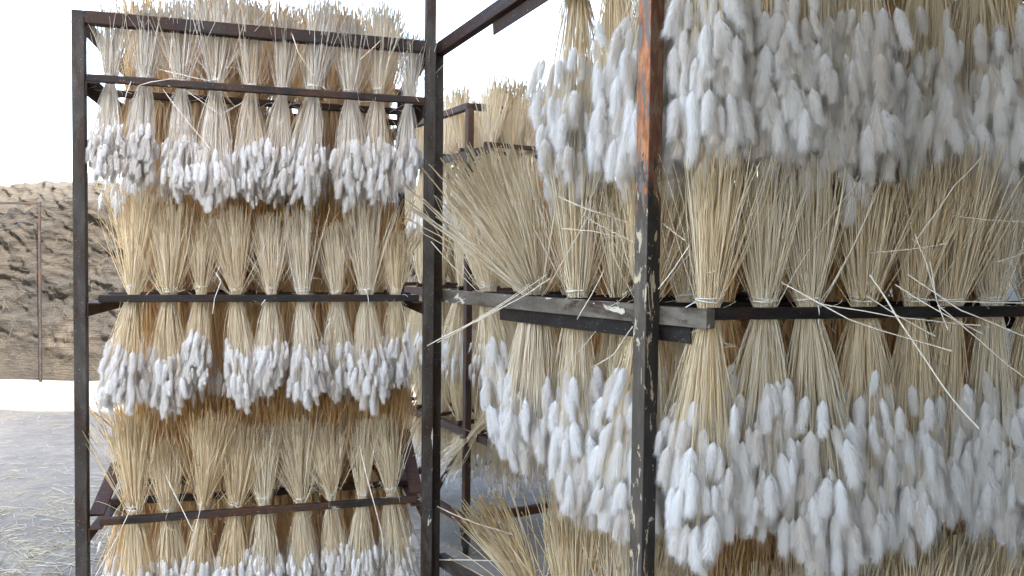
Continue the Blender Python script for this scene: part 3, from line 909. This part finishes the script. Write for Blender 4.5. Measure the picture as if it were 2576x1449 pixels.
STALKS = [  # (pixel x, pixel y, distance) along each stalk, radius, label
    ([(1967, 712, 1.66), (2132, 794, 1.58), (2392, 884, 1.56)], .0019, "long loose stalk slanting down across the front middle bar, blunt end low"),
    ([(2190, 690, 1.70), (2252, 789, 1.60), (2367, 954, 1.56), (2462, 1079, 1.52)], .0026, "thick white bent stalk hanging far below the front middle bar"),
    ([(2052, 759, 1.68), (2240, 790, 1.62), (2469, 817, 1.62)], .0017, "thin loose stalk nearly level along the front middle bar"),
    ([(2177, 742, 1.70), (2354, 847, 1.62)], .0016, "short loose stalk ending just under the front middle bar"),
    ([(2252, 716, 1.72), (2380, 790, 1.63), (2472, 839, 1.62)], .0018, "loose stalk slanting under the bar beside the short one"),
    ([(2282, 690, 1.74), (2420, 775, 1.66), (2590, 852, 1.64)], .0019, "long loose stalk running off past the end of the front bar"),
    ([(2340, 660, 1.72), (2356, 750, 1.64), (2384, 829, 1.62)], .0018, "steep short loose stalk crossing the front middle bar"),
    ([(2292, 749, 1.74), (2590, 762, 1.70)], .0017, "level loose stalk resting on top of the front middle bar"),
    ([(2360, 768, 1.72), (2450, 840, 1.66), (2600, 968, 1.62)], .0017, "loose stalk sloping out of view under the front bar"),
    ([(2182, 637, 1.66), (2384, 612, 1.68)], .0017, "almost level stalk sticking sideways from the front middle bouquets"),
    ([(2392, 542, 1.70), (2590, 558, 1.70)], .0016, "level stalk high in the shade under the big top bouquets"),
    ([(2302, 590, 1.68), (2330, 660, 1.64), (2352, 735, 1.64)], .0016, "steep thin stalk leaning among the front middle bouquets"),
    ([(2469, 397, 1.74), (2400, 465, 1.70), (2300, 610, 1.72)], .0017, "slanting stalk rising towards the shaded upper seed heads"),
    ([(2500, 662, 1.74), (2590, 630, 1.74)], .0017, "short stalk pointing out past the last front bouquet"),
    ([(1075, 870, 1.92), (1260, 770, 1.98), (1385, 702, 2.02)], .0021, "long white stalk crossing the twin dark posts below the grey rail"),
    ([(1100, 862, 1.94), (1240, 778, 1.98), (1375, 690, 2.03)], .0017, "second white stalk beside the long one crossing the twin posts"),
    ([(1118, 850, 1.96), (1285, 745, 2.02), (1330, 715, 2.06)], .0016, "third and shortest white stalk of those crossing the twin posts"),
    ([(1452, 803, 1.86), (1520, 680, 1.92)], .0019, "short white stalk poking down over the grey rail"),
    ([(1490, 925, 1.74), (1543, 889, 1.76), (1592, 822, 1.82)], .0020, "bent pale stalk hanging under the grey rail by the orange post"),
    ([(1403, 944, 1.86), (1498, 834, 1.90)], .0013, "thin stalk slanting over the stems beneath the grey rail"),
    ([(1398, 492, 1.80), (1500, 530, 1.78), (1600, 566, 1.82)], .0020, "tan stalk sloping down to the orange post"),
    ([(1458, 537, 1.80), (1600, 612, 1.82)], .0020, "tan stalk steeper and lower than the other beside the orange post"),
    ([(1408, 575, 1.84), (1490, 578, 1.82), (1600, 602, 1.84)], .0018, "white stalk lying nearly level left of the orange post's bare steel"),
    ([(1668, 562, 1.66), (1723, 605, 1.66)], .0016, "short stalk just past the orange post's bare section"),
    ([(1735, 617, 1.64), (1656, 728, 1.66)], .0017, "short stalk leaning down towards the orange post"),
    ([(1105, 1407, 1.90), (1250, 1408, 1.96), (1290, 1412, 2.0)], .0020, "level pale stalk low between the racks near the caster"),
    ([(1100, 1275, 2.00), (1190, 1310, 2.02), (1290, 1345, 2.06)], .0018, "pale stalk slanting down from the twin posts near the caster"),
    ([(395, 172, 2.24), (525, 202, 2.26)], .0014, "short stalk lying slanted above the upper bar beside the heap"),
    ([(350, 215, 2.22), (380, 204, 2.22), (440, 197, 2.24)], .0014, "kinked white stalk laid over the upper bar beside the heap"),
    ([(410, 225, 2.26), (530, 375, 2.24)], .0014, "stalk slanting down over the third bouquet under the upper bar"),
    ([(465, 225, 2.27), (555, 287, 2.27), (610, 258, 2.29)], .0013, "bent stalk hanging just under the upper bar"),
    ([(432, 92, 2.26), (427, 172, 2.26)], .0014, "short upright stalk under the top beam beside the heap"),
    ([(735, 85, 2.30), (750, 130, 2.28), (790, 190, 2.30)], .0015, "stalk sticking up across the top beam of the rack beside the heap"),
    ([(905, 150, 2.36), (957, 102, 2.38)], .0015, "short stalk slanting up over the top beam near the tall post"),
    ([(905, 1120, 2.42), (960, 1340, 2.30), (965, 1398, 2.30)], .0018, "white bent stalk hanging below the lowest bar near the twin posts"),
    ([(415, 1190, 2.20), (485, 1335, 2.16)], .0016, "white stalk crossing the lowest bar over the second bouquet"),
    ([(335, 1270, 2.14), (240, 1450, 2.08)], .0015, "long white stalk hanging from the heap end of the lowest bar"),
    ([(510, 1250, 2.22), (470, 1435, 2.16)], .0014, "thin white stalk dangling below the third lowest bouquet"),
]
for pts, r0, lab in STALKS:
    polyline_tube("loose_stalk", [at(*p) for p in pts], r0 * 0.78, M_STEM, label=lab, cat="stalk", group="loose stalks", bow=0.015)

STRINGS = [
    ([(553, 668, 2.24), (545, 690, 2.23), (556, 708, 2.23), (540, 750, 2.22), (535, 790, 2.22)], .0012, "white string hanging in a wave over the middle bar beside the heap"),
    ([(833, 800, 2.34), (820, 830, 2.33), (815, 862, 2.33)], .0011, "short white string hanging under the sixth middle bouquet"),
    ([(330, 205, 2.22), (318, 235, 2.21), (312, 262, 2.21)], .0011, "white string dangling from the upper bar beside the heap"),
]
for pts, r0, lab in STRINGS:
    polyline_tube("string", [at(*p) for p in pts], r0, M_TWINE, label=lab, cat="string", group="loose strings")
